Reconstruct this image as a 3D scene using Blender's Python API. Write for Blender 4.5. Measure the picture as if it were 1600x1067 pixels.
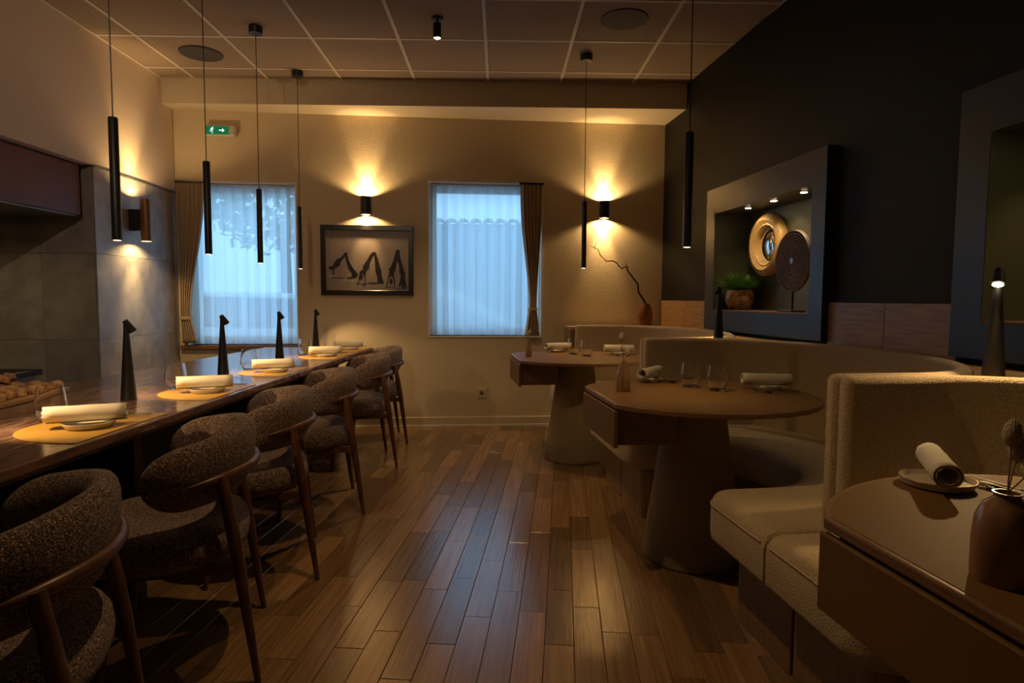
import bpy, bmesh, math, random
from mathutils import Vector, Matrix
random.seed(7)
PI = math.pi
SC = bpy.context.scene
COL = SC.collection
for o in list(bpy.data.objects):
    bpy.data.objects.remove(o)

# ------------------------------------------------------------------ camera
H = 1.17
F = 978.0                                   # focal length in pixels of a 1600 px wide frame
Yc = Vector((-18, 67.5, -F)).normalized()   # world Y seen in camera axes (x right, y up, z back)
Xc = Vector((1, -.006, 0)); Xc = (Xc - Yc * Xc.dot(Yc)).normalized()
Zc = Xc.cross(Yc)
ROT = Matrix((Xc, Yc, Zc))                  # camera axes -> world
cam = bpy.data.cameras.new('camera'); camo = bpy.data.objects.new('camera', cam); COL.objects.link(camo)
cam.sensor_width = 36; cam.lens = 36 * F / 1600; cam.clip_start = .03
camo.matrix_world = Matrix.Translation((0, 0, H)) @ ROT.to_4x4()
SC.camera = camo

# ------------------------------------------------------------------ sky, exposure
w = bpy.data.worlds.new('sky'); SC.world = w; w.use_nodes = True
bg = w.node_tree.nodes['Background']
bg.inputs[0].default_value = (.33, .66, 1.0, 1); bg.inputs[1].default_value = 1.0
SC.view_settings.view_transform = 'Standard'; SC.view_settings.look = 'None'
SC.view_settings.gamma = 1; SC.view_settings.exposure = 1.6; SC.view_settings.use_curve_mapping = False

WARM = (1, .62, .24)
WARM2 = (1, .63, .27)

# ------------------------------------------------------------------ helpers: objects
def tag(o, label=None, cat=None, group=None, kind=None):
    if label: o['label'] = label
    if cat: o['category'] = cat
    if group: o['group'] = group
    if kind: o['kind'] = kind
    return o
def thing(name, label, cat, loc=(0, 0, 0), rz=0, group=None):
    o = bpy.data.objects.new(name, None); COL.objects.link(o); o.empty_display_size = .1
    o.location = loc; o.rotation_euler = (0, 0, rz)
    return tag(o, label, cat, group)
def root(name, loc=(0, 0, 0), rz=0):
    o = thing(name, None, None, loc, rz); o['kind'] = 'structure'; return o
def link(name, me, mat, parent=None, loc=(0, 0, 0), rz=0, rot=None):
    o = bpy.data.objects.new(name, me); COL.objects.link(o)
    if mat is not None and len(me.materials) == 0: me.materials.append(mat)
    o.parent = parent; o.location = loc
    o.rotation_euler = rot if rot else (0, 0, rz)
    return o
def dup(r, loc, rz=None, label=None, group=None):
    c = r.copy(); COL.objects.link(c); c.location = loc
    if rz is not None: c.rotation_euler = (0, 0, rz)
    if label: c['label'] = label
    if group: c['group'] = group
    def kids(src, dst):
        for k in src.children:
            d = k.copy(); COL.objects.link(d); d.parent = dst; kids(k, d)
    kids(r, c)
    return c

# ------------------------------------------------------------------ helpers: meshes
class MB:
    def __init__(s): s.v = []; s.f = []
    def add(s, v, f):
        n = len(s.v); s.v += [tuple(p) for p in v]; s.f += [tuple(i + n for i in q) for q in f]; return s
    def box(s, x0, x1, y0, y1, z0, z1):
        v = [(x, y, z) for z in (z0, z1) for y in (y0, y1) for x in (x0, x1)]
        return s.add(v, [(0, 2, 3, 1), (4, 5, 7, 6), (0, 1, 5, 4), (2, 6, 7, 3), (0, 4, 6, 2), (1, 3, 7, 5)])
    def rings(s, rs, closed=True, cap0=True, cap1=True, loop=False):
        n = len(rs[0]); b = len(s.v)
        for r in rs: s.v += [tuple(p) for p in r]
        m = len(rs)
        for i in range(m if loop else m - 1):
            j = (i + 1) % m
            for k in range(n if closed else n - 1):
                l = (k + 1) % n
                s.f.append((b + i * n + k, b + i * n + l, b + j * n + l, b + j * n + k))
        if cap0 and not loop: s.f.append(tuple(b + k for k in range(n))[::-1])
        if cap1 and not loop: s.f.append(tuple(b + (m - 1) * n + k for k in range(n)))
        return s
    def lathe(s, prof, seg=24, c=(0, 0, 0), cap0=True, cap1=True, sx=1, sy=1):
        rs = [[(c[0] + r * sx * math.cos(2 * PI * k / seg), c[1] + r * sy * math.sin(2 * PI * k / seg), c[2] + z) for k in range(seg)] for r, z in prof]
        return s.rings(rs, True, cap0, cap1)
    def tube(s, pts, rad, seg=8, cap=True):
        pts = [Vector(p) for p in pts]; rs = []
        up = Vector((0, 0, 1)); prev = None
        for i, p in enumerate(pts):
            d = (pts[min(i + 1, len(pts) - 1)] - pts[max(i - 1, 0)]).normalized()
            if prev is None:
                a = d.cross(up if abs(d.z) < .9 else Vector((1, 0, 0))).normalized()
            else:
                a = (prev - d * prev.dot(d)).normalized()
            prev = a; b = d.cross(a)
            r = rad[i] if isinstance(rad, (list, tuple)) else rad
            rs.append([p + (a * math.cos(2 * PI * k / seg) + b * math.sin(2 * PI * k / seg)) * r for k in range(seg)])
        return s.rings(rs, True, cap, cap)
    def prism(s, poly, z0, z1):
        n = len(poly); v = [(x, y, z0) for x, y in poly] + [(x, y, z1) for x, y in poly]
        f = [tuple(range(n))[::-1], tuple(range(n, 2 * n))] + [(k, (k + 1) % n, n + (k + 1) % n, n + k) for k in range(n)]
        return s.add(v, f)
    def me(s, name='m', smooth=False, bev=0, seg=2, ang=30):
        m = bpy.data.meshes.new(name); m.from_pydata(s.v, [], s.f); m.update()
        b = bmesh.new(); b.from_mesh(m)
        bmesh.ops.recalc_face_normals(b, faces=b.faces)
        if bev:
            es = [e for e in b.edges if len(e.link_faces) == 2 and e.calc_face_angle(0) > math.radians(ang)]
            bmesh.ops.bevel(b, geom=es, offset=bev, segments=seg, affect='EDGES', profile=.5, clamp_overlap=True)
        if smooth:
            for f in b.faces: f.smooth = True
            for e in b.edges:
                if len(e.link_faces) == 2 and e.calc_face_angle(0) > math.radians(50): e.smooth = False
        b.to_mesh(m); b.free()
        return m
    def obj(s, name, mat, parent=None, smooth=False, bev=0, seg=2, loc=(0, 0, 0), rz=0, rot=None, ang=30):
        return link(name, s.me(name, smooth, bev, seg, ang), mat, parent, loc, rz, rot)
def box(name, d, mat, parent=None, bev=0, seg=1, loc=(0, 0, 0), rz=0):
    return MB().box(*d).obj(name, mat, parent, bev=bev, seg=seg, loc=loc, rz=rz)
def slab_with_holes(x0, x1, z0, z1, y0, y1, holes):
    """upright slab in the xz plane with rectangular openings (x0,x1,z0,z1)"""
    m = MB(); xs = sorted({x0, x1} | {h[0] for h in holes} | {h[1] for h in holes}); zs = sorted({z0, z1} | {h[2] for h in holes} | {h[3] for h in holes})
    inside = lambda x, z: any(h[0] < x < h[1] and h[2] < z < h[3] for h in holes)
    solid = {}
    for i in range(len(xs) - 1):
        for k in range(len(zs) - 1):
            solid[i, k] = not inside((xs[i] + xs[i + 1]) / 2, (zs[k] + zs[k + 1]) / 2)
    for (i, k), s_ in solid.items():
        if not s_: continue
        a, b, c, d = xs[i], xs[i + 1], zs[k], zs[k + 1]
        m.add([(a, y0, c), (b, y0, c), (b, y0, d), (a, y0, d)], [(0, 1, 2, 3)])
        m.add([(a, y1, c), (b, y1, c), (b, y1, d), (a, y1, d)], [(3, 2, 1, 0)])
        for (di, dk, q) in ((-1, 0, [(a, y0, c), (a, y0, d), (a, y1, d), (a, y1, c)]), (1, 0, [(b, y0, c), (b, y1, c), (b, y1, d), (b, y0, d)]),
                            (0, -1, [(a, y0, c), (a, y1, c), (b, y1, c), (b, y0, c)]), (0, 1, [(a, y0, d), (b, y0, d), (b, y1, d), (a, y1, d)])):
            if not solid.get((i + di, k + dk), False): m.add(q, [(0, 1, 2, 3)])
    return m

# ------------------------------------------------------------------ helpers: materials
MATS = {}
def M(name, col, rough=.5, metal=0, col2=None, nscale=8, stretch=(1, 1, 1), detail=4, lo=.35, hi=.65, bump=0, bscale=200, bdetail=2,
      bstretch=None, spec=.5, coat=0, sheen=0, rnd=0, world=False, island=False, voro=0, cols=None, emit=None, estr=0, rot=0):
    if name in MATS: return MATS[name]
    m = bpy.data.materials.new(name); m.use_nodes = True; MATS[name] = m
    t = m.node_tree; N = t.nodes; L = t.links; p = N['Principled BSDF']
    p.inputs['Base Color'].default_value = (*col, 1); p.inputs['Roughness'].default_value = rough; p.inputs['Metallic'].default_value = metal
    p.inputs['Specular IOR Level'].default_value = spec
    if coat: p.inputs['Coat Weight'].default_value = coat; p.inputs['Coat Roughness'].default_value = .12
    if sheen: p.inputs['Sheen Weight'].default_value = sheen; p.inputs['Sheen Roughness'].default_value = .5
    if emit: p.inputs['Emission Color'].default_value = (*emit, 1); p.inputs['Emission Strength'].default_value = estr
    if not (col2 or cols or bump or rnd): return m
    if world: src = N.new('ShaderNodeNewGeometry').outputs['Position']
    else: src = N.new('ShaderNodeTexCoord').outputs['Object']
    oi = N.new('ShaderNodeObjectInfo')
    if rnd or world:
        va = N.new('ShaderNodeVectorMath'); va.operation = 'ADD'
        vs = N.new('ShaderNodeVectorMath'); vs.operation = 'SCALE'; vs.inputs[0].default_value = (7, 13, 5)
        rv = oi.outputs['Random']
        if island:
            g = N.new('ShaderNodeNewGeometry'); ad = N.new('ShaderNodeMath'); ad.operation = 'ADD'; L.new(rv, ad.inputs[0]); L.new(g.outputs['Random Per Island'], ad.inputs[1])
            fr = N.new('ShaderNodeMath'); fr.operation = 'FRACT'; L.new(ad.outputs[0], fr.inputs[0]); rv = fr.outputs[0]
        L.new(rv, vs.inputs['Scale']); 
        if rot:
            mr = N.new('ShaderNodeMapping'); mr.inputs['Rotation'].default_value = (0, 0, rot); L.new(src, mr.inputs['Vector']); src = mr.outputs[0]
        L.new(src, va.inputs[0]); L.new(vs.outputs[0], va.inputs[1]); src = va.outputs[0]
    def mapped(st):
        mp = N.new('ShaderNodeMapping'); mp.inputs['Scale'].default_value = st; L.new(src, mp.inputs['Vector']); return mp.outputs[0]
    out = None
    if col2 or cols:
        if voro:
            nz = N.new('ShaderNodeTexVoronoi'); nz.inputs['Scale'].default_value = nscale; fac = None
            L.new(mapped(stretch), nz.inputs['Vector'])
            sp = N.new('ShaderNodeSeparateColor'); L.new(nz.outputs['Color'], sp.inputs[0]); fac = sp.outputs[0]
        else:
            nz = N.new('ShaderNodeTexNoise'); nz.inputs['Scale'].default_value = nscale; nz.inputs['Detail'].default_value = detail
            L.new(mapped(stretch), nz.inputs['Vector']); fac = nz.outputs['Fac']
        cr = N.new('ShaderNodeValToRGB'); e = cr.color_ramp.elements
        if cols:
            e[0].position = cols[0][0]; e[0].color = (*cols[0][1], 1); e[1].position = cols[-1][0]; e[1].color = (*cols[-1][1], 1)
            for q, c in cols[1:-1]: k = e.new(q); k.color = (*c, 1)
            if voro: cr.color_ramp.interpolation = 'CONSTANT'
        else:
            e[0].position = lo; e[1].position = hi; e[0].color = (*col, 1); e[1].color = (*col2, 1)
        L.new(fac, cr.inputs[0]); out = cr.outputs[0]
    if rnd:
        mx = N.new('ShaderNodeMix'); mx.data_type = 'RGBA'; mx.blend_type = 'MULTIPLY'; mx.inputs[0].default_value = 1
        mrg = N.new('ShaderNodeMapRange'); mrg.inputs['To Min'].default_value = 1 - rnd; mrg.inputs['To Max'].default_value = 1 + rnd * .5
        L.new(rv, mrg.inputs[0])
        cb = N.new('ShaderNodeCombineColor'); [L.new(mrg.outputs[0], cb.inputs[i]) for i in range(3)]
        if out: L.new(out, mx.inputs[6])
        else: mx.inputs[6].default_value = (*col, 1)
        L.new(cb.outputs[0], mx.inputs[7]); out = mx.outputs[2]
    if out: L.new(out, p.inputs['Base Color'])
    if bump:
        nb = N.new('ShaderNodeTexNoise'); nb.inputs['Scale'].default_value = bscale; nb.inputs['Detail'].default_value = bdetail
        L.new(mapped(bstretch or stretch), nb.inputs['Vector'])
        bp = N.new('ShaderNodeBump'); bp.inputs['Strength'].default_value = bump; bp.inputs['Distance'].default_value = .01
        L.new(nb.outputs['Fac'], bp.inputs['Height']); L.new(bp.outputs[0], p.inputs['Normal'])
    return m
def emat(name, col, strength):
    m = bpy.data.materials.new(name); m.use_nodes = True; N = m.node_tree.nodes; N.clear()
    e = N.new('ShaderNodeEmission'); e.inputs[0].default_value = (*col, 1); e.inputs[1].default_value = strength
    o = N.new('ShaderNodeOutputMaterial'); m.node_tree.links.new(e.outputs[0], o.inputs[0]); return m
def mixmat(name, parts):
    """parts: list of (shader node id, colour, weight-of-rest)"""
    m = bpy.data.materials.new(name); m.use_nodes = True; t = m.node_tree; N = t.nodes; N.clear(); cur = None
    for nid, col, wgt in parts:
        n = N.new(nid); n.inputs[0].default_value = (*col, 1)
        if 'Roughness' in n.inputs: n.inputs['Roughness'].default_value = .03
        if cur is None: cur = n.outputs[0]
        else:
            mx = N.new('ShaderNodeMixShader'); mx.inputs[0].default_value = wgt; t.links.new(cur, mx.inputs[1]); t.links.new(n.outputs[0], mx.inputs[2]); cur = mx.outputs[0]
    o = N.new('ShaderNodeOutputMaterial'); t.links.new(cur, o.inputs[0]); return m

PLANK_ROT = math.atan(.1)
CREAM = M('cream_plaster', (.60, .50, .36), .85, bump=.25, bscale=90, bdetail=4)
CREAM_L = M('cream_paint_left', (.74, .61, .48), .8, bump=.05, bscale=60)
SOFF = M('soffit_paint', (.60, .52, .40), .85, bump=.05, bscale=150)
DARK = M('charcoal_paint', (.013, .0135, .013), .5, bump=.35, bscale=260, bdetail=3, spec=.2)
DARKS = M('charcoal_lacquer', (.018, .036, .054), .36, spec=.55)
CEIL = M('ceiling_tile_fibre', (.27, .205, .155), .95, col2=(.235, .178, .135), nscale=60, bump=.15, bscale=400)
TBAR = M('ceiling_bar_white', (.50, .43, .37), .6)
STONE = M('concrete_stone', (.27, .255, .245), .42, col2=(.41, .395, .385), nscale=9, detail=10, lo=.3, hi=.7, bump=.2, bscale=120, bdetail=6, rnd=.12, spec=.8)
GROUT = M('grout', (.12, .11, .10), .9)
OAKF = M('oak_floor', (.16, .085, .036), .23, col2=(.31, .182, .088), nscale=2.6, stretch=(34, 1, 1), detail=7, lo=.25, hi=.75, bump=.07, bscale=3, bdetail=8,
         bstretch=(40, 1, 1), rnd=.45, spec=.9, world=True, island=True, rot=PLANK_ROT)
SUBF = M('subfloor_dark', (.03, .02, .012), .9)
OAK = M('oak_veneer', (.38, .22, .10), .36, col2=(.54, .33, .16), nscale=6, stretch=(1, 1.2, 14), detail=8, bump=.05, bscale=60, rnd=.1)
OAKT = M('oak_table', (.17, .085, .038), .45, col2=(.25, .135, .06), nscale=7, stretch=(2, 2, 18), detail=6)
WALN = M('walnut', (.075, .028, .014), .38, col2=(.13, .055, .028), nscale=14, stretch=(4, 4, .8), detail=6)
SHELF = M('shelf_walnut', (.13, .06, .035), .45, col2=(.19, .095, .055), nscale=8, stretch=(8, 1, 1))
MARBLE = M('brown_marble', (.05, .028, .022), .2, nscale=5, stretch=(2.6, .55, 2), detail=12, cols=[(.28, (.05, .028, .022)), (.42, (.20, .105, .08)), (.5, (.09, .05, .042)), (.57, (.32, .19, .15)), (.63, (.10, .056, .048)), (.72, (.21, .12, .10))], bump=.02, bscale=40)
BLACKP = M('black_panel', (.012, .010, .009), .5)
DWOOD = M('dark_wood_panel', (.05, .03, .02), .5, col2=(.075, .045, .028), nscale=10, stretch=(6, 6, 1))
TWEED = M('tweed', (.05, .03, .025), .95, nscale=400, voro=1, cols=[(0, (.04, .026, .025)), (.32, (.14, .08, .068)), (.56, (.26, .13, .09)), (.72, (.50, .36, .29)), (.9, (.08, .066, .062))], bump=.8, bscale=330, bdetail=3, sheen=.15)
BOUCLE = M('beige_boucle', (.44, .33, .20), .95, col2=(.58, .45, .29), nscale=160, bump=.7, bscale=190, bdetail=3, sheen=.25)
PIPE = M('beige_piping', (.52, .41, .27), .9, bump=.4, bscale=200)
LEATH = M('taupe_leather', (.175, .092, .026), .62, spec=.25, bump=.06, bscale=350)
MAT_L = M('ochre_leather', (.46, .27, .055), .42, bump=.05, bscale=400)
CONE = M('taupe_plaster', (.30, .235, .14), .75, bump=.08, bscale=120)
PLINTH = M('plinth_oak', (.20, .115, .055), .5, col2=(.27, .165, .085), nscale=6, stretch=(8, 8, 1), detail=6)
LINEN = M('napkin_linen', (.72, .66, .56), .9, bump=.15, bscale=500)
CERAM = M('cream_ceramic', (.62, .56, .45), .3)
GOLD = M('gold_rim', (.75, .5, .2), .25, metal=1)
STEEL = M('dark_steel', (.42, .40, .38), .22, metal=1)
BLACKM = M('black_metal', (.012, .012, .013), .42, spec=.5)
BLACKL = M('black_lamp', (.012, .011, .011), .5)
BRONZE = M('bronze_brown', (.23, .115, .045), .4, metal=.35, col2=(.28, .15, .06), nscale=6, stretch=(8, 8, 1))
RED = M('oxblood_panel', (.12, .022, .022), .45)
GREYM = M('brushed_steel', (.30, .30, .30), .4, metal=.8)
WHITE = M('white_paint', (.72, .70, .66), .5)
BASEB = M('baseboard_paint', (.58, .50, .38), .6)
DRAPE = M('taupe_drape', (.46, .36, .26), .9, bump=.2, bscale=300)
FRAMEB = M('frame_black', (.008, .008, .009), .3)
PRINT = M('print_paper', (.32, .24, .21), .4, col2=(.37, .285, .25), nscale=3)
INK = M('print_ink', (.012, .006, .008), .5)
WOODV = M('vase_wood', (.16, .05, .015), .3, col2=(.26, .10, .035), nscale=8, stretch=(5, 5, .8), detail=6, coat=.4)
TURN = M('turned_wood', (.26, .125, .06), .26, col2=(.42, .24, .135), nscale=9, stretch=(4, 4, .7), detail=8, coat=.4, bump=.03, bscale=80)
TWIG = M('twig', (.03, .016, .01), .8)
MIRW = M('light_wood_ring', (.42, .24, .085), .5, col2=(.55, .34, .14), nscale=7, stretch=(1, 6, 1))
MIRR = M('mirror_glass', (.85, .85, .85), .02, metal=1)
RIBB = M('ribbed_wood', (.16, .115, .095), .6, col2=(.24, .175, .145), nscale=60)
POTG = M('amber_glaze', (.13, .06, .02), .18, nscale=22, voro=0, cols=[(.35, (.07, .032, .012)), (.5, (.24, .12, .04)), (.62, (.34, .19, .08))], coat=.5)
LEAF = M('fern_green', (.10, .26, .035), .6, rnd=.4, island=True)
TAIL = M('bunny_tail', (.80, .66, .48), .95, bump=.8, bscale=400)
STEM = M('dry_stem', (.35, .24, .12), .8)
BREAD = M('toast', (.36, .17, .06), .85, col2=(.62, .37, .17), nscale=40, bump=.8, bscale=90, rnd=.25)
BOARD = M('board_wood', (.34, .18, .07), .5, col2=(.42, .24, .1), nscale=8, stretch=(8, 1, 1))
PLAST = M('socket_plastic', (.55, .49, .38), .4)
SIGNW = M('sign_housing', (.62, .60, .56), .4)
GREEN = M('sign_green', (.0, .16, .06), .4, emit=(.0, .25, .10), estr=.12)
SIGNL = M('sign_white', (.8, .9, .9), .4, emit=(.75, .95, 1), estr=.35)
ROOFT = M('roof_tile', (.30, .22, .18), .8)
NWALL = M('neighbour_render', (.30, .31, .33), .9)
CARW = M('car_white', (.85, .85, .85), .25, coat=.5)
CARG = M('car_glass', (.05, .06, .07), .1)
TYRE = M('tyre', (.02, .02, .02), .8)
PAVE = M('pavement', (.35, .35, .35), .9)
TREEL = M('tree_leaf', (.10, .22, .07), .7, rnd=.4, island=True)
BARK = M('bark', (.08, .055, .04), .9)
GLASS = mixmat('window_glass', [('ShaderNodeBsdfTransparent', (.96, .98, 1), 0), ('ShaderNodeBsdfGlossy', (1, 1, 1), .06)])
SHEER = mixmat('sheer_voile', [('ShaderNodeBsdfTranslucent', (.92, .94, .96), 0), ('ShaderNodeBsdfDiffuse', (.80, .80, .80), .20), ('ShaderNodeBsdfTransparent', (1, 1, 1), .20)])
def glassmat():
    m = bpy.data.materials.new('tumbler_glass'); m.use_nodes = True; t = m.node_tree; N = t.nodes; N.clear()
    g = N.new('ShaderNodeBsdfGlass'); g.inputs['IOR'].default_value = 1.45; g.inputs['Roughness'].default_value = 0
    o = N.new('ShaderNodeOutputMaterial'); t.links.new(g.outputs[0], o.inputs[0]); return m
TUMB = glassmat()
LED = emat('led_warm', (1, .78, .45), 14)
LEDS = emat('led_soft', (1, .8, .5), 1.6)

# ------------------------------------------------------------------ helpers: lights
def spot(parent, loc, d, watts, size, blend=.5, col=WARM, rad=.02):
    l = bpy.data.lights.new('spot_light', 'SPOT'); l.energy = watts; l.spot_size = math.radians(size); l.spot_blend = blend; l.color = col; l.shadow_soft_size = rad
    o = bpy.data.objects.new('spot_light', l); COL.objects.link(o); o.parent = parent; o.location = loc
    o.rotation_euler = Vector(d).to_track_quat('-Z', 'Y').to_euler(); return o

# ------------------------------------------------------------------ room frame
ZC, ZS, YS = 2.96, 2.757, 5.33             # ceiling, soffit underside, soffit face
XL = -2.80                                 # left wall
TB = math.atan(.07)                        # back wall turn
TR = PI + math.atan(.105)                  # right wall frame: local x = out of the wall, local y = towards the camera
W0 = Vector((1.554, 5.287, 0))
tv = Vector((-.105, 1, 0)).normalized(); nv = Vector((-tv.y, tv.x, 0))
def SV(s, v, z=0): return W0 + tv * s + nv * v + Vector((0, 0, z))
def BW(x, off=0, z=0):                     # point on the back wall at world x, `off` in front of it
    c = math.cos(TB); s = math.sin(TB)
    return Vector((x + off * s, 5.71 + .07 * x - off * c, z))
YF = -2.4                                  # wall behind the camera
rb = random.Random(3)

# floor with single oak boards
fl = MB().box(-4.75, 2.75, YF - .15, 5.98, -.12, -.012).obj('floor', SUBF); fl['kind'] = 'structure'
PW = .1
q = Vector((.0995, .995, 0)); pq = Vector((.995, -.0995, 0))
bmesh_cache = {}
def plank_mesh(L):
    L = round(L, 3)
    if L not in bmesh_cache:
        me = MB().box(-PW / 2 + .0007, PW / 2 - .0007, .0008, L - .0008, -.014, 0).me('plank', bev=.0012, seg=1); me.materials.append(OAKF); bmesh_cache[L] = me
    return bmesh_cache[L]
cand = []
for r in range(-40, 34):
    u = r * PW; off = rb.uniform(0, .6)
    # last point of the row on the back wall
    wend = (5.71 + .07 * u * .995 + .0995 * u + .02) / (.995 - .07 * .0995)
    y = -2.6 + off
    while y < wend - .02:
        L = rb.choice((.4, .45, .5, .55, .6, .65, .7, .8))
        if y + L > wend - .12: L = wend - y
        c = pq * u + q * (y + L / 2)
        cand.append((c, u, y, L)); y += L
vis = []; rest = []
for c, u, y, L in cand:
    d = c - W0
    if c.y < YF + .1 or d.dot(nv) < -.02 or c.x < XL - .02: continue
    (vis if (1.2 < c.y and -1.75 < c.x < 1.35 and abs(c.x) < .95 * c.y + .25) else rest).append((c, u, y, L))
vis.sort(key=lambda k: k[0].y)
rest += vis[298:]; vis = vis[:298]
ang = -math.atan2(q.x, q.y)
for c, u, y, L in vis:
    o = link('plank', plank_mesh(L), None, fl, pq * u + q * y + Vector((0, 0, rb.uniform(-.0006, .0004))), rot=(rb.uniform(-.0008, .0008), rb.uniform(-.002, .002), ang))
m = MB()
for c, u, y, L in rest:
    a = pq * (u - PW / 2 + .0007) + q * (y + .0008); b = pq * (u + PW / 2 - .0007) + q * (y + .0008); e = q * (L - .0016)
    m.add([a - Vector((0, 0, .014)), b - Vector((0, 0, .014)), b + e - Vector((0, 0, .014)), a + e - Vector((0, 0, .014)), a, b, b + e, a + e],
          [(4, 5, 6, 7), (0, 1, 5, 4), (1, 2, 6, 5), (2, 3, 7, 6), (3, 0, 4, 7)])
m.obj('planks_under_furniture', OAKF, fl)['kind'] = 'stuff'

# ceiling: slab, fibre tiles, white bars
ce = MB().box(-4.75, 2.75, YF - .15, 6.1, ZC + .02, ZC + .14).obj('ceiling', WHITE); ce['kind'] = 'structure'
GX = [-.112 + .603 * k for k in range(-4, 4)]; GY = [4.495 + .603 * k for k in range(-11, 2)]
def wallx(y): return W0.x - .105 * (y - W0.y)
xs = [XL] + GX[0:1] + GX[1:]
ys = [YF] + GY + [YS]
tile_cache = {}
for j in range(len(ys) - 1):
    xr = wallx(ys[j]) + .03
    xx = [x for x in [XL] + GX if x < xr - .1] + [xr]
    for i in range(len(xx) - 1):
        a, b, c, d = xx[i] + .012, xx[i + 1] - .012, ys[j] + .012, ys[j + 1] - .012
        k = (round(b - a, 3), round(d - c, 3))
        if k not in tile_cache:
            tile_cache[k] = MB().box(-k[0] / 2, k[0] / 2, -k[1] / 2, k[1] / 2, 0, .018).me('ceiling_tile', bev=.003, seg=1); tile_cache[k].materials.append(CEIL)
        link('ceiling_tile', tile_cache[k], None, ce, ((a + b) / 2, (c + d) / 2, ZC + .003))
for x in GX: 
    yl = min(YS, W0.y + (W0.x - x) / .105 + .2) if x > 1 else YS
    box('grid_bar', (x - .012, x + .012, YF, YS, ZC - .0005, ZC + .03), TBAR, ce)
for y in GY: box('grid_bar', (XL, wallx(y) + .03, y - .0119, y + .0119, ZC, ZC + .03), TBAR, ce)
box('edge_bar', (XL - .01, XL + .014, YF, YS, ZC - .001, ZC + .02), TBAR, ce)

# soffit above the windows
s = MB().prism([(-2.83, YS), (1.60, YS), (1.50, 6.0), (-2.83, 5.8)], ZS, ZC + .03).obj('trim_1', SOFF); s['kind'] = 'structure'

# back wall with two window openings
wb = root('wall_back', (0, 5.71, 0), TB)
WIN = [(-2.735, -1.80, .745, 2.155), (-.640, .372, .826, 2.200)]
slab_with_holes(-3.2, 2.3, -.12, 2.95, 0, .22, WIN).obj('wall_plaster', CREAM, wb)
bb = root('baseboard_back', (0, 5.71, 0), TB)
box('board', (-2.79, 1.42, -.014, 0, 0, .085), BASEB, bb, bev=.003)
box('floor_strip', (-2.79, 1.42, -.02, -.0135, 0, .014), WHITE, bb)
for i, (a, b, c, d) in enumerate(WIN):
    wn = root('window_%d' % (i + 1), (0, 5.71, 0), TB)
    m = MB(); t_ = .012
    for bx in ((a - t_, a + .002, c - t_, d + t_), (b - .002, b + t_, c - t_, d + t_), (a, b, d - .002, d + t_)): m.box(bx[0], bx[1], -.008, .03, bx[2], bx[3])
    m.obj('casing', WHITE, wn)
    m = MB()
    for bx in ((a, a + .06, c, d), (b - .06, b, c, d), (a + .06, b - .06, c, c + .07), (a + .06, b - .06, d - .07, d)): m.box(bx[0], bx[1], .15, .2, bx[2], bx[3])
    m.obj('window_frame', WHITE, wn, bev=.004)
    box('pane', (a + .06, b - .06, .17, .178, c + .07, d - .07), GLASS, wn)
    if i == 0: box('window_sill', (a - .06, b + .02, -.035, .15, c - .035, c), OAKT, wn, bev=.004)
    else: box('window_sill', (a - .005, b + .005, -.01, .15, c - .014, c), WHITE, wn, bev=.003)
    # wave-pleated voile
    lab = ('sheer white wave-pleated curtain filling the window beside the stone wall', 'sheer white wave-pleated curtain in the window right of the framed print')[i]
    th = thing('sheer_curtain', lab, 'curtain', (0, 5.71, 0), TB, 'sheer window curtains')
    x0, x1 = a + .03, b - .008; n = 220; nz_ = 14; m = MB(); per = (x1 - x0) / 9.2; V = []; Fc = []
    for k in range(nz_ + 1):
        f = k / nz_; z = d - .028 - f * (d - .033 - c)
        for j in range(n + 1):
            x = x0 + (x1 - x0) * j / n; ph = 2 * PI * (x - x0) / per + .5 * math.sin(3.1 * x + i) * (1 + .6 * f)
            amp = .020 * (1 - .15 * f)
            V.append((x + .009 * math.sin(2 * ph) * (.4 + .6 * f), .065 + amp * math.sin(ph) + .006 * math.sin(5 * x + 3 * f), z))
    for k in range(nz_):
        for j in range(n): p0 = k * (n + 1) + j; Fc.append((p0, p0 + 1, p0 + n + 2, p0 + n + 1))
    m.add(V, Fc); m.obj('voile', SHEER, th, smooth=True)
    hdr = MB(); V = []; Fc = []
    for k in range(2):
        for j in range(n + 1):
            x = x0 + (x1 - x0) * j / n; ph = 2 * PI * (x - x0) / per + .5 * math.sin(3.1 * x + i)
            V.append((x + .009 * math.sin(2 * ph) * .4, .0625 + .0205 * math.sin(ph) + .006 * math.sin(5 * x), d - .026 - .055 * k))
    for j in range(n): Fc.append((j, j + 1, j + n + 2, j + n + 1))
    hdr.add(V, Fc); hdr.obj('heading_tape', SHEER, th, smooth=True)
    box('track', (x0 - .01, x1 + .005, .055, .075, d - .018, d - .002), WHITE, th)

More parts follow.
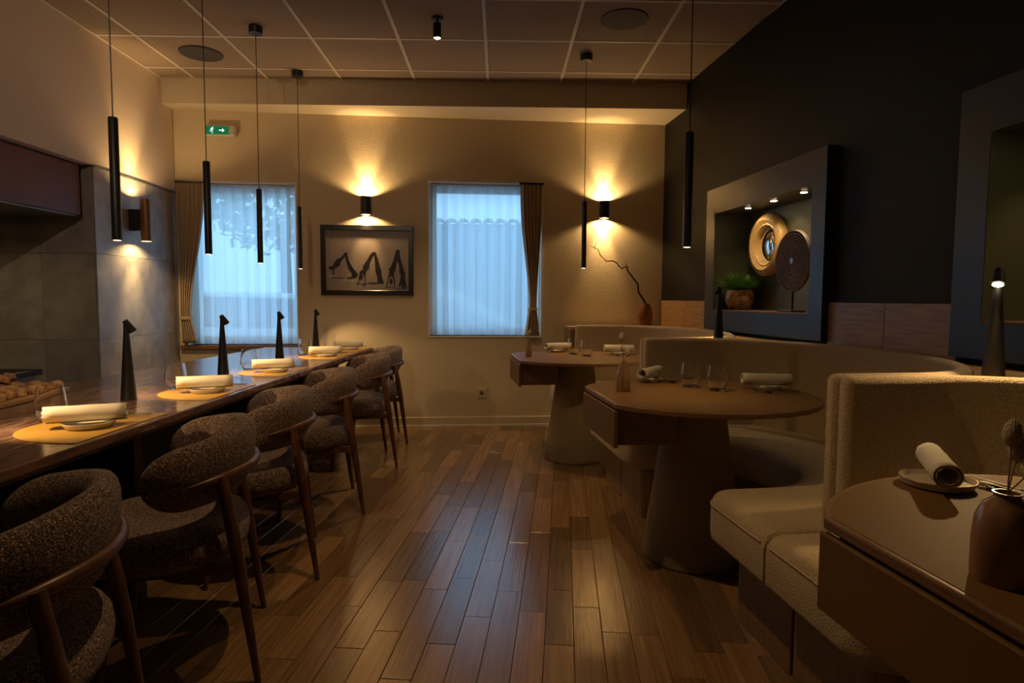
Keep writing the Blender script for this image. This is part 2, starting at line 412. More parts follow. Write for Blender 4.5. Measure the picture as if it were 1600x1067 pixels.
# tied-back drapes
def drape(label, xa, xb, ztop, zbot, ta, tb, ztie, ba, bb_, off):
    th = thing('drape', label, 'curtain', (0, 5.71, 0), TB, 'tied-back taupe drapes')
    n = 120; nz_ = 40; V = []; Fc = []; nf = 6
    for k in range(nz_ + 1):
        z = ztop - (ztop - zbot) * k / nz_
        if z > ztie: f = (ztop - z) / (ztop - ztie); f = f * f * (3 - 2 * f) if f < 1 else 1; f = f ** 1.3; a = xa + (ta - xa) * f; b = xb + (tb - xb) * f
        else: f = ((ztie - z) / (ztie - zbot)) ** .8; a = ta + (ba - ta) * f; b = tb + (bb_ - tb) * f
        amp = .020 + .008 * (1 - (b - a) / (xb - xa))
        for j in range(n + 1):
            u = j / n; ph = 2 * PI * nf * u + .25 * math.sin(9 * u + z)
            V.append((a + (b - a) * u + .006 * math.sin(2 * ph), -off + amp * math.sin(ph), z))
    for k in range(nz_):
        for j in range(n): p0 = k * (n + 1) + j; Fc.append((p0, p0 + 1, p0 + n + 2, p0 + n + 1))
    o = MB().add(V, Fc).obj('cloth', DRAPE, th, smooth=True)
    sm = o.modifiers.new('thickness', 'SOLIDIFY'); sm.thickness = .003
    tm = (ta + tb) / 2; tw = (tb - ta) / 2 + .014
    rs = [[(tm + tw * math.cos(2 * PI * k / 24) * sc_, -off + (.038) * math.sin(2 * PI * k / 24) * sc_, zz) for k in range(24)] for sc_, zz in ((1, ztie - .014), (1.06, ztie), (1, ztie + .014))]
    MB().rings(rs, True, False, False).obj('tieback', DRAPE, th, smooth=True)
    box('track', (xa - .01, xb + .01, -off - .012, -off + .012, ztop, ztop + .016), FRAMEB, th)
drape('taupe drape tied back in the corner against the stone wall', -2.775, -2.55, 2.135, .765, -2.77, -2.685, .985, -2.765, -2.635, .055)
drape('taupe drape tied back at the right of the middle window', .170, .372, 2.185, .835, .262, .322, 1.075, .222, .352, .05)

# left side: painted upper wall, stone-clad pier and the kitchen opening
wl = root('wall_left')
ZL = 2.065; YK = 4.42
box('upper_wall', (XL - .09, XL, YF, 5.5, ZL, ZC + .02), CREAM_L, wl)
box('solid_wall', (XL - .09, XL, YF, -.6, 0, ZL), CREAM_L, wl)
box('shadow_profile', (XL - .02, XL + .006, YK, 5.5, ZL - .013, ZL + .003), GREYM, wl)
ws = root('wall_stone')
box('pier_core', (-4.6, XL - .013, YK + .013, 5.72, 0, ZC), GROUT, ws)
def stone(x0, x1, y0, y1, z0, z1):
    box('stone_tile', (-(x1 - x0) / 2, (x1 - x0) / 2, -(y1 - y0) / 2, (y1 - y0) / 2, -(z1 - z0) / 2, (z1 - z0) / 2), STONE, ws, bev=.0015, loc=((x0 + x1) / 2, (y0 + y1) / 2, (z0 + z1) / 2))
zs = [0, .262, .862, 1.463, ZL - .012]
for k in range(4):
    for a, b in ((YK, 5.045), (5.045, 5.50)): stone(XL - .014, XL, a + (.0006 if a > YK else 0), b - .0006, zs[k] + .0008, zs[k + 1] - .0008)
    e = [-4.6, -4.39, -3.785, -3.18, XL - .0145]
    for i in range(4): stone(e[i] + .0008, e[i + 1] - .0008, YK, YK + .014, zs[k] + .0008, zs[k + 1] - .0008)
for i in range(4): stone(e[i] + .0008, e[i + 1] - .0008, YK, YK + .014, ZL - .011, 2.66)
wk = MB().box(-4.75, -4.6, YF, 5.7, -.1, ZC + .05).obj('wall_kitchen', CREAM_L); wk['kind'] = 'structure'
wf = MB().box(-4.75, 2.75, YF - .15, YF, -.1, ZC + .05).obj('wall_front', CREAM_L); wf['kind'] = 'structure'
# extractor hood hanging in the opening
hd = thing('extractor_hood', 'dark oxblood red extractor hood hanging in the kitchen opening', 'extractor hood', (-3.30, 3.2, 0))
MB().box(-.38, .445, -1.6, 1.16, 1.712, 2.055).obj('hood_body', RED, hd, bev=.008)
box('hood_shaft', (-.25, .25, -1.2, .9, 2.055, ZC), RED, hd)
box('hood_underside', (-.36, .425, -1.58, 1.14, 1.706, 1.713), GREYM, hd)
box('filter_bar', (-.30, .12, .55, .75, 1.672, 1.707), BLACKM, hd, bev=.004)
spot(hd, (-.05, -.2, 1.69), (0, .45, -1), 1.6, 150, .8, WARM2, .06)
spot(hd, (-.05, .65, 1.66), (0, .1, -1), 1.2, 150, .8, WARM2, .06)
kc = thing('kitchen_counter', 'dark topped steel kitchen worktop glimpsed behind the bread board', 'counter', (-3.5, 3.75, 0))
box('worktop', (-.6, .565, -.35, .3, .665, .70), BLACKP, kc, bev=.003)
box('carcass', (-.58, .53, -.33, .28, 0, .665), GREYM, kc, bev=.003)

# right wall in its own frame (x out of the wall, y towards the camera, i.e. y = -s)
wr = root('wall_right', W0, TR)
N1 = (.67, 1.87, 1.085, 1.80); N2 = (2.97, 4.17, 1.085, 1.80); ND = .20
m = MB()
sw = slab_with_holes(-.80, 7.9, -.12, ZC + .03, -.30, 0, [N1, N2])
# slab is built in xz: turn it so that its x runs along local y
sw.v = [(y, x, z) for x, y, z in sw.v]
sw.obj('wall_paint', DARK, wr)
for k, (a, b, c, d) in enumerate((N1, N2)):
    fr = MB()
    oa, ob, oc, od = a - .14, b + .12, .95, d + .18
    P_ = .055
    for (y0, y1, z0, z1) in ((oa, a, oc, od), (b, ob, oc, od), (a, b, oc, c), (a, b, d, od)): fr.box(-.01, P_, y0, y1, z0, z1)
    fo = fr.obj('niche_frame', DARKS, wr)
    lin = MB()
    lin.box(-ND - .01, -ND, a, b, c, d); lin.box(-ND, P_ - .001, a, a + .004, c, d); lin.box(-ND, P_ - .001, b - .004, b, c, d); lin.box(-ND, P_ - .001, a, b, d - .004, d)
    lin.obj('niche_lining', M('olive_charcoal', (.07, .068, .034), .42, bump=.2, bscale=220), wr)
    box('niche_shelf', (-ND, P_ - .004, a + .004, b - .004, c, c + .012), SHELF, wr, bev=.002)
# low oak panelling
for y0, y1 in ((-.48, .055), (.055, .525), (1.992, 2.413), (2.413, 2.828), (4.292, 4.8), (4.8, 5.35)):
    MB().box(0, .018, -(y1 - y0) / 2 + .0012, (y1 - y0) / 2 - .0012, -.35, .35).obj('oak_panel', OAK, wr, bev=.0015, seg=1, loc=(0, (y0 + y1) / 2, .808))

# ------------------------------------------------------------------ banquettes (right wall frame)
UA, UB, UX, UE = .865, .575, .62, .865
def upath(a, b, x_end, cx, n=44):
    pts = [(x_end - (x_end - cx) * i / 6, -a) for i in range(6)]
    pts += [(cx - b * math.sin(PI * i / n), -a * math.cos(PI * i / n)) for i in range(n + 1)]
    pts += [(cx + (x_end - cx) * (i + 1) / 6, a) for i in range(6)]
    return pts
def banquette(label, yc, yfar=None):
    th = thing('banquette', label, 'banquette', SV(-yc, 0), TR, 'curved beige banquettes')
    # backrest
    pts = upath(UA, UB, UE, UX); tk = .052; z0, z1 = .30, .945; n = len(pts); rs = []
    def ring(p, nx, ny, k, tx=0, ty=0):
        prof = []; r = .024
        hw = tk / 2 * k; zt = z1 - (1 - k) * .03
        for (cx_, cz, a0) in ((hw - r * k, zt - r * k, 0), (-hw + r * k, zt - r * k, 90)):
            for g in range(5): a = math.radians(a0 + 22.5 * g); prof.append((cx_ + r * k * math.cos(a), cz + r * k * math.sin(a)))
        prof += [(-hw, z0), (hw, z0)]
        return [(p[0] + nx * u + tx, p[1] + ny * u + ty, z) for u, z in prof]
    for i, p in enumerate(pts):
        d = Vector((pts[min(i + 1, n - 1)][0] - pts[max(i - 1, 0)][0], pts[min(i + 1, n - 1)][1] - pts[max(i - 1, 0)][1], 0)).normalized()
        nx, ny = -d.y, d.x
        if i == 0:
            for k, e in ((.55, .022), (.85, .014), (.97, .006)): rs.append(ring(p, nx, ny, k, -d.x * e, -d.y * e))
        rs.append(ring(p, nx, ny, 1))
        if i == n - 1:
            for k, e in ((.97, .006), (.85, .014), (.55, .022)): rs.append(ring(p, nx, ny, k, d.x * e, d.y * e))
    MB().rings(rs).obj('backrest', BOUCLE, th, smooth=True)
    # welt running up both arm ends
    for sgn in (-1, 1):
        m = MB(); 
        for off in (-.013, .013):
            m.tube([(UE + .018, sgn * UA + off, .47), (UE + .018, sgn * UA + off, .90), (UE + .006, sgn * UA + off, .934)], .004, 6)
        m.obj('piping', PIPE, th, smooth=True)
    # seat cushion: a soft block swept from the far arm round to the near arm
    ia, ib, ix, ie, oe = .425, .315, .85, 1.10, .888
    inner = [(ix - ib * math.sin(PI * i / 30), -ia * math.cos(PI * i / 30)) for i in range(31)]
    def corner(cx_, cy, r, a0, a1, k=6): return [(cx_ + r * math.cos(math.radians(a0 + (a1 - a0) * i / k)), cy + r * math.sin(math.radians(a0 + (a1 - a0) * i / k))) for i in range(k + 1)]
    arm_lo = corner(ie - .12, -ia - .12, .12, 0, 90); arm_hi = corner(ie - .12, ia + .12, .12, -90, 0)
    pairs = []
    for d in (0, .004, .012, .025, .045, .07, .095, .12, .17, .21):      # far arm
        c_ = .12 - math.sqrt(max(0, .12 ** 2 - (.12 - min(d, .12)) ** 2)); pairs.append(((ie - d, -ia - c_), (ie - d, -oe), d))
    oc = [(UX - (UB - .02) * math.sin(PI * i / 30), -(oe - .005) * math.cos(PI * i / 30)) for i in range(31)]
    for i in range(31): pairs.append((inner[i], oc[i], 1))
    pairs += [((p_[0], -p_[1]), (o_[0], -o_[1]), d) for p_, o_, d in pairs[9::-1]]
    zb_, zt_ = .287, .462; rs = []
    for (p_, o_, d) in pairs:
        k_ = min(1, d / .045); e_ = .045 * (1 - math.sqrt(max(0, 1 - (1 - k_) ** 2)))      # ends roll over
        P0, P1 = Vector((*p_, 0)), Vector((*o_, 0)); W_ = (P1 - P0).length; u_ = (P1 - P0) / W_; r_ = .045
        pr_ = [(.012, zb_ + e_ * .5), (0, zb_ + .03 + e_ * .3), (0, zt_ - r_ - e_ * .2)] + [(r_ - r_ * math.cos(math.radians(g_)), zt_ - r_ + r_ * math.sin(math.radians(g_)) - e_) for g_ in (22, 45, 67, 90)] + [(W_ * .5, zt_ + .006 - e_), (W_ - .01, zt_ - e_), (W_, zt_ - .012 - e_), (W_, zb_ + e_ * .5)]
        rs.append([P0 + u_ * a_ + Vector((0, 0, z_)) for a_, z_ in pr_])
    so = MB().rings(rs).obj('seat_cushion', BOUCLE, th, smooth=True)
    outer = upath(UA - .03, UB - .03, .7, UX, 40)
    # fine seam just below the seat edge
    seam = [(x, y) for x, y in [(ie, -oe + .02)] + arm_lo + inner + arm_hi + [(ie, oe - .02)]]
    MB().tube([(x + .001, y, .425) for x, y in seam], .0028, 5).obj('seam', PIPE, so, smooth=True)
    # plinth, in panels: one curved front and two arm blocks
    pi_ = [(x - .05, y * 1.16) for x, y in inner]
    for sgn in (-1, 1):
        blk = [(.72, sgn * oe), (1.0, sgn * oe), (1.0, sgn * (ia + .17))] + [(p[0] , sgn * p[1]) for p in corner(.93, ia + .14, .07, -0, -90, 5)] + [(.72, sgn * (ia + .055))]
        MB().prism(blk, 0, .287).obj('plinth_panel', PLINTH, th, bev=.003, seg=1, ang=40)
    band = [(.72, -ia - .055)] + [p for p in pi_ if p[0] < .72] + [(.72, ia + .055)] + [(.72, oe - .02)] + [p for p in outer[::-1] if p[0] < .7] + [(.72, -oe + .02)]
    MB().prism(band, 0, .287).obj('plinth_band', PLINTH, th)
    return th
DIV = [-.235, 1.555, 3.345, 5.135]
banquette('curved beige boucle banquette wrapping the farthest table by the window wall', (DIV[0] + DIV[1]) / 2)
banquette('curved beige boucle banquette wrapping the middle table below the lit niche', (DIV[1] + DIV[2]) / 2)
banquette('curved beige boucle banquette wrapping the nearest table at right', (DIV[2] + DIV[3]) / 2)
# oak ledges filling the gaps behind the backs
def ledge(label, poly, yc, z=.925):
    th = thing('ledge', label, 'ledge', SV(-yc, 0), TR, 'oak ledges behind the banquettes')
    MB().prism(poly, 0, z - .02).obj('ledge_body', OAKT, th)
    MB().prism(poly, z - .02, z).obj('ledge_top', OAK, th)
def halfcurve(sign):                                     # outer face of a back, from the arm towards the middle of its U
    a, b = UA + .0285, UB + .034; pts = []
    for i in range(0, 23):
        an = PI / 2 * i / 22
        if UX - b * math.sin(an) < .030: break
        pts.append((UX - b * math.sin(an), sign * min(.893, max(.0005, .8945 - a * math.cos(an)))))
    pts.append((.02, pts[-1][1]))
    return pts
for k, lab in ((1, 'oak ledge behind the backs, under the lamp beside the lit niche'), (2, 'oak ledge behind the backs, under the lit lamp at right')):
    g = [(x, y) for x, y in halfcurve(1)]; gm = [(x, -y) for x, y in g]
    poly = g + gm[::-1]
    # drop points that coincide at the tip
    poly = [(UX, .002)] + [p for p in g[1:]] + [p for p in gm[:0:-1]] + [(UX, -.002)]
    ledge(lab, poly, DIV[k])
c0 = [(x, y) for x, y in halfcurve(1)]
ledge('oak ledge in the corner behind the farthest banquette, under the branch vase', [(.925, -.25), (.925, -.002), (UX, .0)] + c0[1:] + [(.02, -.25)], DIV[0])

# ------------------------------------------------------------------ tables
TZ = .75; TRAD, TFLAT = .52, .45
def dshape(r, fl, n=64):
    a0 = math.acos(fl / r); return [(r * math.cos(a0 + (2 * PI - 2 * a0) * i / n), r * math.sin(a0 + (2 * PI - 2 * a0) * i / n)) for i in range(n + 1)]
def table(label, x, y):
    th = thing('dining_table', label, 'table', (x, y, 0), TR, 'tables with cone pedestals')
    MB().prism(dshape(TRAD, TFLAT), TZ - .023, TZ - .001).obj('table_rim', OAKT, th, bev=.004, seg=2, ang=40)
    MB().prism(dshape(TRAD - .013, TFLAT - .012), TZ - .02, TZ).obj('leather_top', LEATH, th)
    hw = math.sqrt(TRAD ** 2 - TFLAT ** 2)
    dr = box('drawer', (TFLAT - .27, TFLAT - .018, -hw + .02, hw - .02, TZ - .175, TZ - .023), OAKT, th, bev=.002)
    box('drawer_front', (TFLAT - .012, TFLAT + .006, -hw - .004, hw + .004, TZ - .182, TZ - .030), LEATH, dr, bev=.002)
    MB().lathe([(.222, .004), (.226, .012), (.124, TZ - .023)], 64).obj('pedestal', CONE, th, smooth=True)
    MB().lathe([(.218, 0), (.218, .006)], 48).obj('foot_ring', BLACKM, th)
    return th
T = [(.555, 4.55), (.885, 2.79), (1.105, .965)]
table('round leather-topped table by the window wall, farthest of the three', *T[0])
table('round leather-topped table on a taupe cone, middle of the three', *T[1])
table('round leather-topped table with bare flat drawer front, nearest at right', *T[2])

# ------------------------------------------------------------------ bar counter
CZ = .745
def fx(y): return -1.082 - .0324 * (5.333 - y)
def bx(y): return -1.99 - .05 * (5.315 - y)
ct = thing('bar_counter', 'long dark brown marble dining counter with tucked-in chairs', 'counter', (0, 0, 0))
y0, y1 = .15, 5.335
MB().prism([(bx(y0), y0), (fx(y0), y0), (fx(y1), y1), (bx(y1), y1)], CZ - .03, CZ).obj('marble_top', MARBLE, ct, bev=.004)
MB().prism([(bx(y0) + .05, y0 + .05), (fx(y0) - .035, y0 + .05), (fx(y1) - .035, y1 - .04), (bx(y1) + .05, y1 - .04)], CZ - .052, CZ - .03).obj('marble_underlayer', MARBLE, ct)
MB().prism([(bx(y0) + .08, y0 + .08), (fx(y0) - .50, y0 + .08), (fx(y1) - .50, y1 - .06), (bx(y1) + .08, y1 - .06)], 0, CZ - .052).obj('base_panel', BLACKP, ct)
for y in (.75, 2.31, 3.8, 5.2):
    MB().box(fx(y) - .52, fx(y) - (.16 if y < 5 else .26), y - .025, y + .03, 0, CZ - .052).obj('support_panel', DWOOD, ct, bev=.002)

# place settings on the counter
def dshape_mat(n=40):
    pts = []
    for i in range(n + 1):
        a = PI * (.5 + i / n); pts.append((.31 * math.copysign(abs(math.cos(a)) ** .8, math.cos(a)), .235 * math.sin(a)))
    return pts
me_mat = MB().prism(dshape_mat(), 0, .003).me('placemat', bev=.001, seg=1); me_mat.materials.append(MAT_L)
me_plate = MB().lathe([(.0, .006), (.058, .006), (.069, .018), (.074, .018), (.073, .012), (.063, 0), (0, 0)][::-1], 36, cap0=False, cap1=False).me('plate', smooth=True); me_plate.materials.append(CERAM)
def roll_mesh(L=.225, r=.030, turns=2.2):
    n = 46; out = []
    m = MB(); a = []; 
    for i in range(n + 1):
        f = i / n; rr = r * (1 - .42 * f); t = -PI / 2 + 2 * PI * turns * f
        a.append((rr * math.cos(t), rr * .92 * math.sin(t) + r * .92))
    V = []; nx = 8
    for k in range(nx + 1):
        x = -L / 2 + L * k / nx
        for (yy, zz) in a: V.append((x + .002 * math.sin(9 * zz * 50 + k), yy, zz + .0005 * math.sin(k * 1.7)))
    Fc = []
    for k in range(nx):
        for i in range(n): p0 = k * (n + 1) + i; Fc.append((p0, p0 + 1, p0 + n + 2, p0 + n + 1))
    m.add(V, Fc); me = m.me('napkin', smooth=True); me.materials.append(LINEN); return me
me_roll = roll_mesh()
def napkin(label, loc, rz, group):
    o = link('rolled_napkin', me_roll, None, None, loc, rz); tag(o, label, 'napkin', group)
    sm = o.modifiers.new('thickness', 'SOLIDIFY'); sm.thickness = .0022; sm.offset = 0; return o
def cutlery_proto(kind):
    m = MB()
    if kind == 'knife':
        m.box(-.005, .005, -.10, -.01, 0, .0045)
        bl = [(-.006, -.01), (.007, -.01), (.009, .06), (.004, .105), (-.004, .10)]; m.prism(bl, .001, .0028)
    else:
        m.box(-.004, .004, -.10, .03, 0, .004); m.prism([(-.004, .03), (.004, .03), (.011, .05), (.011, .06), (-.011, .06), (-.011, .05)], .001, .004)
        for x in (-.0095, -.0032, .0032, .0095): m.box(x - .0016, x + .0016, .06, .10, .001, .0035)
    me = m.me(kind, bev=.0008, seg=1); me.materials.append(STEEL); return me
me_knife, me_fork = cutlery_proto('knife'), cutlery_proto('fork')
me_rest = MB().box(-.03, .03, -.008, .008, 0, .008).me('cutlery_rest', bev=.002, seg=1); me_rest.materials.append(BLACKM)
me_tum = MB().lathe([(.0, .0), (.026, .0), (.032, .004), (.046, .034), (.0475, .045), (.045, .07), (.0385, .118), (.0365, .118), (.043, .07), (.0455, .046), (.044, .037), (.029, .012), (0, .010)], 40, cap0=False, cap1=False).me('tumbler', smooth=True); me_tum.materials.append(TUMB)
def put(name, me, label, cat, loc, rz=0, group=None):
    return tag(link(name, me, None, None, loc, rz), label, cat, group)
def cutlery(where, loc, rz, z, group='cutlery beside the napkins'):
    v = Matrix.Rotation(rz, 3, 'Z')
    p = lambda x, y: Vector((loc[0], loc[1], z)) + v @ Vector((x, y, 0))
    put('cutlery_rest', me_rest, 'small black cutlery rest %s' % where, 'cutlery rest', p(0, .03), rz, 'black cutlery rests')
    put('table_knife', me_knife, 'steel knife on a black rest %s' % where, 'knife', p(.012, 0) + Vector((0, 0, .0079)), rz, group)
    put('table_fork', me_fork, 'steel fork on a black rest %s' % where, 'fork', p(-.012, 0) + Vector((0, 0, .0079)), rz, group)
ORD = ['nearest the camera on the counter', 'second from the camera on the counter', 'third from the camera on the counter', 'fourth from the camera on the counter', 'at the far end of the counter']
SET = [2.03, 2.79, 3.56, 4.50, 5.10]
for i, y in enumerate(SET):
    put('placemat', me_mat, 'ochre leather placemat with a flat edge, ' + ORD[i], 'placemat', (fx(y) - .022, y, CZ), -math.atan(.0324), 'leather placemats')
    px_ = fx(y) - .135
    put('plate', me_plate, 'small cream dish under a napkin, ' + ORD[i], 'dish', (px_, y - .01, CZ + .003), 0, 'cream dishes on the counter')
    napkin('cream rolled napkin on a small dish, ' + ORD[i], (px_ - .008, y - .01, CZ + .0215), .42, 'rolled napkins on the counter')
    put('tumbler', me_tum, 'stemless clear glass, ' + ORD[i], 'glass', (fx(y) - .315, y + .075, CZ + .0032), 0, 'glasses on the counter')
    cutlery('beside the napkin, ' + ORD[i], (fx(y) - .135, y + .165), PI / 2 + .1, CZ + .0032)

# bread board
bd = box('bread_board', (-.165, .165, -.40, .42, 0, .022), BOARD, None, bev=.004, loc=(-2.03, 2.36, CZ), rz=.10); tag(bd, 'wooden board piled with toasted bread on the counter', 'board')
def bread_mesh(k):
    r = random.Random(k); j = lambda: r.uniform(-.004, .004)
    L, Wd, Ht = .058, .046, .030
    cs = [(-.5, 0), (.5, 0), (.5, .55), (.12, 1), (-.38, .75)]
    rs = [[(x * L + j(), y * Wd + j(), z * Ht + (abs(j()) if z else 0)) for y, z in cs] for x in (-.5, -.15, .2, .5)]
    me = MB().rings(rs).me('bread', bev=.0018, seg=1); me.materials.append(BREAD); return me
bms = [bread_mesh(k) for k in range(6)]
rr = random.Random(11); bm_rot = Matrix.Rotation(.10, 3, 'Z')
for row in range(4):
    for k in range(11):
        lx = -.125 + .082 * row; ly = -.35 + .072 * k
        for lay in range(2 if row in (0, 1) else 1):
            p = Vector((-2.03, 2.36, CZ + .0235 + .036 * lay)) + bm_rot @ Vector((lx + rr.uniform(-.008, .008), ly + rr.uniform(-.006, .006), 0))
            tl = rr.uniform(-.45, .45) if lay else 0
            o = link('bread_piece', bms[rr.randrange(6)], None, None, p, rot=(tl, rr.uniform(-.3, .3) * lay, PI / 2 + .1 + rr.uniform(-.35, .35) + PI * rr.randrange(2)))
            tag(o, 'toasted brown piece of bread heaped on the wooden board', 'bread', 'pieces of bread on the board')

# ------------------------------------------------------------------ table lamps with tilted heads
def lamp(label, loc, rz, watts, on_size=95, sc_=1.0):
    th = thing('table_lamp', label, 'lamp', loc, rz, 'black cordless table lamps')
    h = .325 * sc_
    MB().lathe([(.030 * sc_, 0), (.0295 * sc_, .004), (.0105 * sc_, h * .86), (.0095 * sc_, h * .97)], 32).obj('lamp_body', BLACKL, th, smooth=True)
    ax = Vector((.50, 0, -.866)); a = Vector((-.004, 0, h)) ; L = .052 * sc_
    u = Vector((.866, 0, .50)); vv = Vector((0, 1, 0)); rs = []
    for f, r in ((0, .0105), (.5, .0150), (1, .0195)):
        c = a + ax * L * f; rs.append([c + (u * math.cos(2 * PI * k / 28) + vv * math.sin(2 * PI * k / 28)) * r * sc_ for k in range(28)])
    hd_ = MB().rings(rs).obj('lamp_head', BLACKL, th, smooth=True)
    c = a + ax * (L + .0006); rs = [[c + (u * math.cos(2 * PI * k / 24) + vv * math.sin(2 * PI * k / 24)) * .0135 * sc_ for k in range(24)], [c + ax * .0008 + (u * math.cos(2 * PI * k / 24) + vv * math.sin(2 * PI * k / 24)) * .0135 * sc_ for k in range(24)]]
    MB().rings(rs).obj('led_disc', LED, hd_)
    spot(th, c + ax * .004, (.62, 0, -.78), watts, on_size, .6, WARM2, .01)
    return th
LO = ['just outside the left edge', 'nearest of the four black lamps on the counter', 'second from the camera of the four black counter lamps', 'third from the camera of the four black counter lamps', 'farthest of the four black lamps on the counter']
for i, (x, y) in enumerate(((-1.56, 1.85), (-1.53, 2.586), (-1.49, 3.378), (-1.496, 4.258), (-1.518, 5.17))):
    lamp('slim lamp with tilted head, ' + LO[i], (x, y, CZ), .95, 3.2)
p1 = SV(-1.555, .42, .925); p2 = SV(-3.345, .36, .925)
lamp('slim black lamp with tilted head on the ledge left of the lit niche', p1, PI * .68, 2.0)
lamp('glowing slim black lamp on the ledge at right, head tilted left', p2, PI * 1.27, 4.0, sc_=1.06)

# ------------------------------------------------------------------ chairs
def chair():
    th = thing('dining_chair', 'c', 'chair', (0, 0, 0), 0, 'tweed barrel-back chairs along the counter')
    # seat
    def sup(a, b, e, n=48):
        o_ = []
        for k in range(n):
            t = 2 * PI * k / n; c, s_ = math.cos(t), math.sin(t)
            o_.append((a * math.copysign(abs(c) ** e, c), b * math.copysign(abs(s_) ** e, s_)))
        return o_
    pl = sup(.268, .250, .80); rs = []
    for f, z in ((.80, .366), (.93, .372), (.99, .392), (1.0, .418), (.985, .446), (.94, .466), (.86, .478), (.72, .482), (.5, .476), (.25, .470), (.05, .468)):
        rs.append([(x * f, y * f + .035, z) for x, y in pl])
    MB().rings(rs).obj('seat', TWEED, th, smooth=True)
    # barrel back: one soft band with rounded lobes at both ends
    YS_, YO = .86, .018
    rs = []; n = 64; pm = math.radians(100)
    for i in range(n + 1):
        ph = -pm + 2 * pm * i / n; f = abs(ph) / pm
        end = 1.0 if f < .70 else math.sqrt(max(0.0, 1 - ((f - .70) / .30) ** 2))
        end = max(end, .05)
        k = .5 + .5 * math.cos(min(PI, f * PI * .9))
        zc_ = .634 + .031 * k; hh = (.090 + .020 * k) * end; tt = .046 * (.25 + .75 * end) if end > .06 else .006
        R = .250
        ring = []
        for g in range(20):
            a = 2 * PI * g / 20; ca, sa = math.cos(a), math.sin(a)
            du = tt * math.copysign(abs(ca) ** .85, ca); dz = hh * math.copysign(abs(sa) ** .82, sa)
            r = R + du + .17 * dz * (.35 + .65 * k)
            ring.append((r * math.sin(ph), -r * math.cos(ph) * YS_ + YO, zc_ + dz))
        rs.append(ring)
    MB().rings(rs).obj('backrest', TWEED, th, smooth=True)
    # bent wooden rail round the outside
    rs = []; pm2 = math.radians(74); n = 40
    for i in range(n + 1):
        ph = -pm2 + 2 * pm2 * i / n; f = abs(ph) / pm2
        e = 1 if f < .55 else max(.10, 1 - ((f - .55) / .45) ** 1.6)
        zc_ = .640 - .016 * f * f; R = .302 - .010 * f * f
        rs.append([((R + .014 * e * math.cos(a)) * math.sin(ph), -(R + .014 * e * math.cos(a)) * math.cos(ph) * YS_ + YO, zc_ + .016 * e * math.sin(a)) for a in [2 * PI * g / 10 for g in range(10)]])
    MB().rings(rs).obj('arm_rail', WALN, th, smooth=True)
    for sx in (-1, 1):
        MB().tube([(sx * .226, -.152, .640), (sx * .232, -.182, .47), (sx * .236, -.198, .36), (sx * .244, -.243, 0)], [.0165, .0195, .0185, .0095], 12).obj('leg', WALN, th, smooth=True)
    for sx in (-1, 1):
        MB().tube([(sx * .175, .15, .385), (sx * .19, .165, .22), (sx * .205, .185, 0)], [.0175, .0155, .009], 12).obj('leg', WALN, th, smooth=True)
    for sx in (-1, 1):
        MB().add(*(lambda v: (v, [(0, 1, 2, 3), (4, 7, 6, 5), (0, 4, 5, 1), (1, 5, 6, 2), (2, 6, 7, 3), (3, 7, 4, 0)]))(
            [(sx * .226, -.200, .345), (sx * .244, -.200, .345), (sx * .244, -.200, .380), (sx * .226, -.200, .380), (sx * .165, .16, .342), (sx * .185, .16, .342), (sx * .185, .16, .370), (sx * .165, .16, .370)])).obj('side_rail', WALN, th, bev=.003)
    return th
CL = ['tweed barrel-back chair cut by the left edge, nearest the camera', 'tweed barrel-back chair, second from the camera', 'tweed barrel-back chair, third from the camera', 'tweed barrel-back chair, third from the back wall', 'tweed barrel-back chair, second from the back wall', 'tweed barrel-back chair closest to the back wall']
RM = [(-.84, 1.345), (-.825, 2.075), (-.845, 2.78), (-.83, 3.55), (-.804, 4.50), (-.83, 5.20)]
fa = Vector((-.948, -.32, 0)).normalized(); rzc = math.atan2(-fa.x, fa.y)
ch0 = chair()
for i, (x, y) in enumerate(RM):
    p = Vector((x + .015, y, 0)) + fa * .243
    dr = (.03, 0, -.02, .02, 0, -.03)[i]
    if i == 0: ch0.location = p; ch0.rotation_euler = (0, 0, rzc + dr); ch0['label'] = CL[0]
    else: dup(ch0, p, rzc + dr, CL[i])

# ------------------------------------------------------------------ things on the tables
def vase(label, loc, h, r, slim=False):
    th = thing('bottle_vase', label, 'vase', loc, 0, 'turned wooden vases on the tables')
    if slim: prof = [(r * .95, 0), (r, .006), (r * .98, h * .35), (r * .86, h * .6), (r * .55, h * .85), (r * .35, h * .97), (r * .3, h), (r * .24, h), (r * .24, h * .9), (r * .5, h * .6), (r * .5, h * .42), (0, h * .4)]
    else: prof = [(r * .95, 0), (r, .005), (r * 1.0, h * .45), (r * .93, h * .7), (r * .72, h * .86), (r * .42, h * .94), (r * .40, h * .965), (r * .46, h), (r * .38, h), (r * .33, h * .93), (r * .6, h * .8), (r * .7, h * .45), (0, h * .42)]
    MB().lathe(prof, 36, cap1=False).obj('vase_body', TURN, th, smooth=True)
    return th
def tails(label, loc, stems):
    th = thing('dried_grass', label, 'dried grass', loc, 0, 'bunny tail grass in the vases')
    for (dx, dy, z, s_) in stems:
        MB().tube([(0, 0, -.03), (dx * .08, dy * .08, .012), (dx * .35, dy * .35, z * .45), (dx * .85, dy * .85, z * .85), (dx, dy, z)], .0012, 5).obj('stem', STEM, th)
        MB().lathe([(.002, -.018 * s_), (.009 * s_, -.012 * s_), (.012 * s_, 0), (.009 * s_, .013 * s_), (.001, .022 * s_)], 12, (dx, dy, z)).obj('seed_head', TAIL, th, smooth=True)
WH = ['on the farthest table', 'on the middle table', 'on the nearest table']
vase('small slim turned wooden bottle vase on the farthest table', (.205, 4.50, TZ), .112, .022, True)
